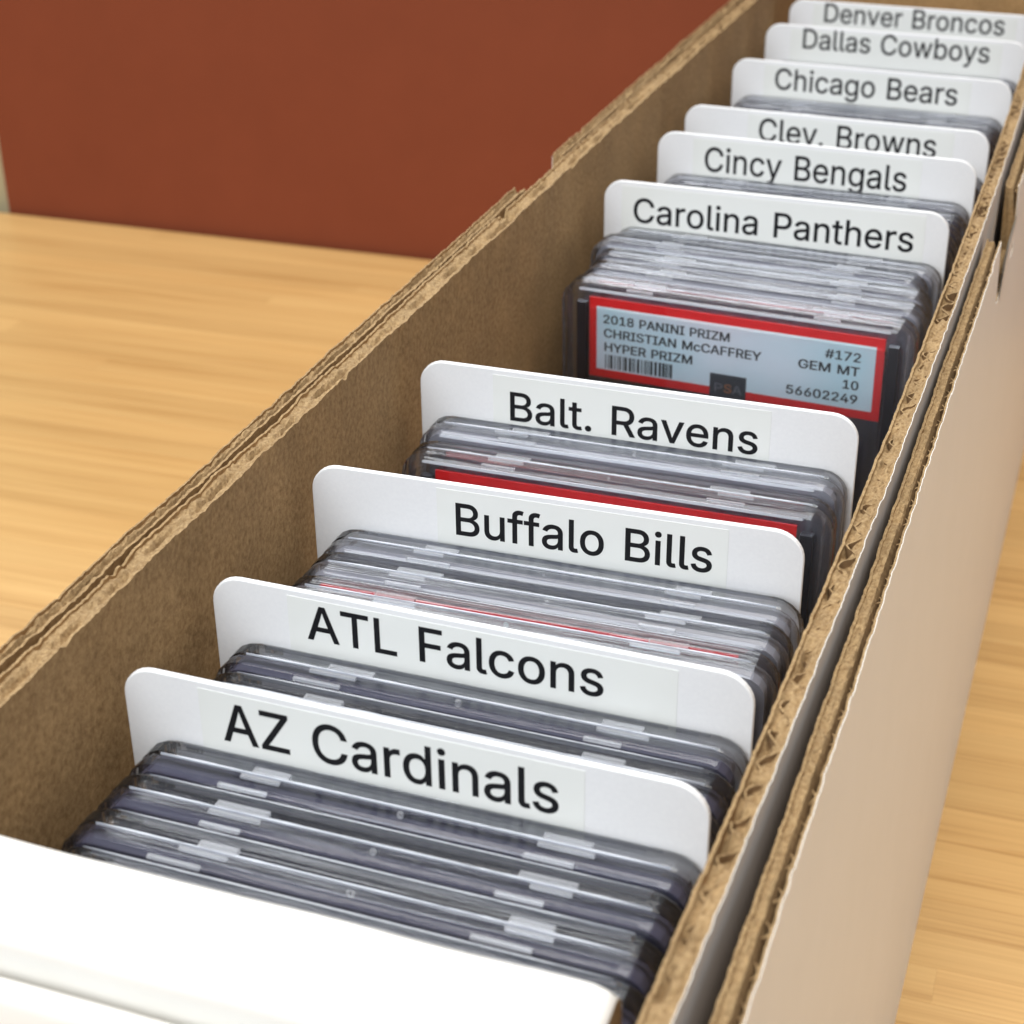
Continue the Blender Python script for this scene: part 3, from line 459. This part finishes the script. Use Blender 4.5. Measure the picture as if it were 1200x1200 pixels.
DV = [
 (25.0, -0.2, -0.46, 151.7, "AZ Cardinals", -28.4, 23.3, 142.25, 6.75, -32.0, 27.0, "frontmost white divider, lettered for Arizona, just behind the card cases nearest the white front flap"),
 (52.7, -0.5, -0.44, 151.5, "ATL Falcons", -28.2, 21.1, 143.0, 6.35, -31.4, 32.5, "second white divider from the front, lettered for Atlanta"),
 (94.4, -2.0, 1.85, 151.8, "Buffalo Bills", -19.0, 27.1, 141.9, 6.35, -22.5, 29.7, "white divider for Buffalo, in front of the card case with the bright red stripe"),
 (142.8, -1.3, 0.69, 151.8, "Balt. Ravens", -26.4, 24.2, 141.1, 6.3, -30.0, 26.5, "white divider for Baltimore, just in front of the red and blue printed label"),
 (265.9, -0.3, -0.2, 151.8, "Carolina Panthers", -36.7, 35.9, 141.1, 6.6, -40, 38.5, "white divider for Carolina, behind the card cases with the red and blue label"),
 (312.0, 1.1, -1.4, 151.8, "Cincy Bengals", -29.5, 27.3, 141.6, 7.0, -33, 31, "white divider for Cincinnati, right in front of the half hidden Cleveland one"),
 (341.0, 1.3, -1.6, 151.8, "Clev. Browns", -20.5, 31.2, 143.0, 6.8, -24, 36, "white divider for Cleveland, its lettering cut off by the divider in front"),
 (398.5, 1.9, -2.3, 151.8, "Chicago Bears", -28.3, 30.0, 143.0, 6.8, -32, 34, "white divider for Chicago, third from the far end"),
 (450.0, 1.6, -1.5, 151.8, "Dallas Cowboys", -29.6, 34.0, 144.2, 6.8, -34, 38, "white divider for Dallas, second from the far end"),
 (490.0, 1.6, -1.5, 151.8, "Denver Broncos", -29.8, 34.8, 144.5, 6.8, -34, 39, "farthest white divider, lettered for Denver, cut by the top edge of the picture"),
]
for a in DV: divider(*a)

# ------------------------------------------------------------------ graded card card cases
HW, ZH = 43.0, 136.6
def shell_rings(sign, flip=0):
    R_ = lambda ins, r: rrect(HW-ins, ins, ZH-ins, r, 5)
    return [(R_(6.6, 1.2), sign*(0.06+2.2)), (R_(6.5, 1.2), sign*0.06), (R_(0.45, 4.6), sign*0.06), (R_(0.3, 4.8), sign*0.35), (R_(0.02, 5.2), sign*0.5),
            (R_(0, 5.2), sign*2.9), (R_(0.3, 5.0), sign*3.6), (R_(1.0, 4.4), sign*4.05), (R_(2.3, 3.4), sign*4.05), (R_(2.8, 3.0), sign*3.2), (R_(3.4, 2.6), sign*3.05), (R_(3.6, 2.4), sign*3.05)]
V, F = loft(shell_rings(-1)); me_front = fixn(mesh("front_shell", V, F, plastic))
V, F = loft(shell_rings(1)); me_back = fixn(mesh("back_shell", V, F, plastic))
def bevel_box(hx, hy, hz, b):
    V, F = box(-hx, hx, -hy, hy, -hz, hz); return V, F
V, F = bevel_box(3.6, 0.62, 0.35, 0.1); me_tab = mesh("weld_tab", V, F, frost)
V, F = bevel_box(3.6, 0.32, 0.25, 0.1); me_tab2 = mesh("weld_tab", V, F, frost)
me_pip = bpy.data.meshes.new("sprue_mark"); bm = bmesh.new(); bmesh.ops.create_uvsphere(bm, u_segments=10, v_segments=6, radius=0.6*S); bm.to_mesh(me_pip); bm.free(); me_pip.materials.append(frost)
V, F = box(-31.7, 31.7, -0.25, 0.25, 12, 101); me_card = mesh("trading_card", V, F, card_dark)
def ring(i0, i1, y0, y1, legs=False):
    A = rrect(HW-i0, i0, ZH-i0, 3.6, 4); B = rrect(HW-i1, i1, ZH-(i1 if not legs else i0+0.01), 1.6 if not legs else 3.6, 4); n = len(A)
    V = [(p[0], y, p[1]) for y in (y0, y1) for Q in (A, B) for p in Q]; F = []
    for k in range(n):
        q = (k+1) % n
        F += [(k, q, n+q, n+k), (2*n+k, 3*n+k, 3*n+q, 2*n+q), (k, 2*n+k, 2*n+q, q), (n+k, n+q, 3*n+q, 3*n+k)]
    return V, F
def glint_ring(ins, w, y0, y1):
    A = rrect(HW-ins+w, ins-w, ZH-ins+w, max(5.2-ins, 1)+w, 6); B = rrect(HW-ins-w, ins+w, ZH-ins-w, max(5.2-ins, 1)-w, 6); n = len(A)
    V = [(p[0], y, p[1]) for y in (y0, y1) for Q in (A, B) for p in Q]; F = []
    for k in range(n):
        q = (k+1) % n
        F += [(k, q, n+q, n+k), (2*n+k, 3*n+k, 3*n+q, 2*n+q), (k, 2*n+k, 2*n+q, q), (n+k, n+q, 3*n+q, 3*n+k)]
    return V, F
def top_line(x0, x1, ya, yb, za, zb, sd):
    V = []; F = []; n = 40
    for i in range(n+1):
        x = x0+(x1-x0)*i/n; k = min(1, min(i, n-i)/3.0); w = (0.55+0.45*nz(x*0.11, sd, 0)+0.3*nz(x*.5, sd, 3))*k
        ym = (ya+yb)/2; h = (yb-ya)/2*w; V += [(x, ym-h, za), (x, ym+h, za), (x, ym+h, zb), (x, ym-h, zb)]
    for i in range(n):
        for k in range(4): q = (k+1) % 4; F.append((i*4+k, i*4+q, i*4+4+q, i*4+4+k))
    return V, F
V, F = top_line(-38.5, 38.5, -0.26, 0.26, ZH-0.5, ZH+0.02, 3); me_seam = fixn(mesh("seam_glint", V, F, glint_m))  # painted highlight along the top seam
V, F = top_line(-38, 37.5, -4.3, -3.9, ZH-1.5, ZH-0.9, 8); me_rimf = fixn(mesh("rim_glint", V, F, glint_m))
V, F = top_line(-38.2, 38, 3.85, 4.3, ZH-1.4, ZH-0.8, 15); me_rimb = fixn(mesh("rim_glint", V, F, glint_m))
V, F = ring(1.5, 5.6, -2.75, -0.45); me_ins = fixn(mesh("card_insert_frame", V, F, frame_dark)); me_ins2 = fixn(mesh("card_insert_frame", V, F, frame_grey))
V, F = box(-39.4, -37.0, -2.2, -0.4, 8, 131); V2, F2 = box(37.0, 39.4, -2.2, -0.4, 8, 131)
me_ins3 = mesh("card_insert_frame", V+V2, F+[tuple(i+8 for i in f) for f in F2], frame_black)
V, F = box(-36.2, 36.2, -0.2, 0.2, 111.6, 132.6); me_lab = mesh("label_card", V, F, label_grey)
V, F = box(-36.2, 36.2, -0.22, 0.22, 111.6, 132.6); me_labred = mesh("label_card", V, F, red)
V, F = box(-36.2, 36.2, -0.75, 0.75, 111.6, 132.6); me_labhigh = mesh("label_card", V, F, mat("label_red_matt", (0.36, 0.006, 0.012), 0.9, **{"Specular IOR Level": 0.0}))
V, F = box(-34.3, 34.3, -0.03, 0.03, 113.8, 130.4); me_labin = mesh("label_face", V, F, holo)

def proto(kind):
    t = empty("graded_card_case", (0, 0, 4.3))
    obj("front_shell", me_front, t); obj("back_shell", me_back, t)
    obj("seam_glint", me_seam, t); obj("rim_glint", me_rimf, t); obj("rim_glint", me_rimb, t)
    for tx in (-21.5, 24.0):
        obj("weld_tab", me_tab, t, (tx, 0.75, ZH-0.22)); obj("weld_tab", me_tab2, t, (tx-0.4, -1.0, ZH-0.12)); obj("weld_tab", me_tab2, t, (tx-1.2, -3.6, ZH-0.3))
    obj("sprue_mark", me_pip, t, (0, -1.2, ZH-0.5))
    obj("trading_card", me_card, t, (0, -1.3, 0))
    if kind != 'clear': obj("card_insert_frame", {'plain': me_ins, 'grey': me_ins2, 'red': me_ins3, 'high': me_ins2}[kind], t)
    if kind == 'high':
        l = obj("label_card", me_labhigh, t, (0, 0.9, 3.5)); l['label'] = "paper label with a red border, set high under the top edge"
    elif kind != 'red': obj("label_card", me_lab, t)
    else:
        l = obj("label_card", me_labred, t); l['label'] = "paper label with a red border"
        l.location.y = -1.6*S; obj("label_face", me_labin, l, (0, -0.26, 0))
    return t
P = {}
def slab(y, x, z, yaw, label, kind='plain', group="clear card cases standing in the box", lean=0.0):
    if kind not in P: P[kind] = proto(kind); t = P[kind]
    else: t = copy_tree(P[kind])
    t.location = Vector((x, y, 4.3+z))*S; t.rotation_euler = (math.radians(lean), 0, math.radians(yaw))
    for c in t.children:      # weld marks never fall quite alike
        if c.name.startswith('weld_tab'): c.location.x += random.uniform(-1.3, 1.3)*S; c.scale.x = random.uniform(0.75, 1.15)
        if c.name.startswith('sprue_mark'): c.location.x = random.uniform(-2, 2)*S; c.scale = [random.uniform(0.6, 1.1)]*3
    tag(t, label, "card case", group); return t
ORD = ["first", "second", "third", "fourth", "fifth", "sixth", "seventh"]
def run(name, ylist, dx=1.5, dz=0, yaws=0, reds=(), kind='plain', highs=()):
    out = []
    for i, y in enumerate(ylist):
        lb = ("clear plastic card case touching the front of the %s divider" % name) if i == 0 else ("clear plastic card case %s in line in front of the %s divider" % (ORD[i], name))
        if i in reds or i in highs: lb = "clear plastic card case with a red label stripe, %s in front of the %s divider" % (ORD[i], name)
        out.append(slab(y, dx+random.uniform(-.35, .35), dz+random.uniform(-.12, .12), yaws+random.uniform(-.1, .1), lb, 'red' if i in reds else 'high' if i in highs else kind))
    return out
run("Arizona", [20.3, 11.8, 3.3, -5.2, -13.2], 1.6, yaws=-.2)
run("Atlanta", [48.0, 39.5, 31.0], 1.6, yaws=-.2)
run("Buffalo", [88.6, 80.2, 71.4], 1.0, yaws=1.2, highs=(2,), kind="grey")
bl = run("Baltimore", [138.0, 129.4], -0.6, yaws=0.5, reds=(1,), kind="grey"); bl[1].location.z -= 0.0017
r = run("Carolina", [261.0, 252.0, 243.2, 234.4], 1.6, dz=-1.1, yaws=-3.1, kind="grey")
r[1].location.z += 0.0008; r[1].location.x -= 0.0022
mc = slab(225.4, 1.5, -0.2, -3.3, "clear plastic card case facing the viewer with a red bordered pale blue printed label", 'red', lean=1.5)
run("Cincinnati", [306.5, 298, 289.5, 281, 272.5], 2.6, yaws=-1.2)
run("Cleveland", [335.5, 327, 318.5], 3.0, dz=-1, yaws=-1.5)
run("Chicago", [393, 384.5, 376, 367.5, 359, 350.5], 2.8, yaws=-2)
run("Dallas", [444, 435.5, 427, 418.5, 410], 2.6, dz=-1, yaws=-1.6)
run("Denver", [484.5, 476, 467.5, 459], 2.6, dz=-1.5, yaws=-1.5)

# printing on the label that faces the viewer
lab = [c for c in mc.children if c.name.startswith("label_card")][0]
LX0, LW, LZ1, LH = -36.2, 72.4, 132.6, 21.0
def U(u): return LX0+u*LW
def Vv(v): return LZ1-v*LH
def lt(s, u0, u1, vb, cap=2.25, m=None, y=-0.34): obj("lettering", text_mesh("lettering", s, U(u0), U(u1), Vv(vb), cap, y, m or label_ink, bold=0.11), lab)
lt("2018 PANINI PRIZM", .050, .49, .305)
lt("CHRISTIAN McCAFFREY", .052, .60, .48)
lt("HYPER PRIZM", .055, .365, .655)
lt("#172", .81, .925, .315); lt("GEM MT", .725, .925, .485); lt("10", .875, .925, .655); lt("56602249", .69, .925, .825)
V = []; F = []; x = U(.058); rb = random.Random(3)
while x < U(.30):
    w = rb.choice((.25, .25, .4, .6)); v, f = box(x, x+w, -0.36, -0.30, Vv(.875), Vv(.70)); b = len(V); V += v; F += [tuple(b+i for i in q) for q in f]; x += w + rb.choice((.22, .3, .5))
obj("barcode", mesh("barcode", V, F, label_ink), lab)
V, F = box(U(.43), U(.555), -0.42, -0.30, Vv(1.03), Vv(.72)); sl = obj("hologram_seal", mesh("hologram_seal", V, F, seal), lab)
obj("lettering", text_mesh("lettering", "P", U(.447), U(.475), Vv(.94), 2.2, -0.45, seal_ink), lab)
obj("lettering", text_mesh("lettering", "S", U(.480), U(.506), Vv(.94), 2.2, -0.45, seal_orange), lab)
obj("lettering", text_mesh("lettering", "A", U(.508), U(.542), Vv(.94), 2.2, -0.45, seal_ink), lab)
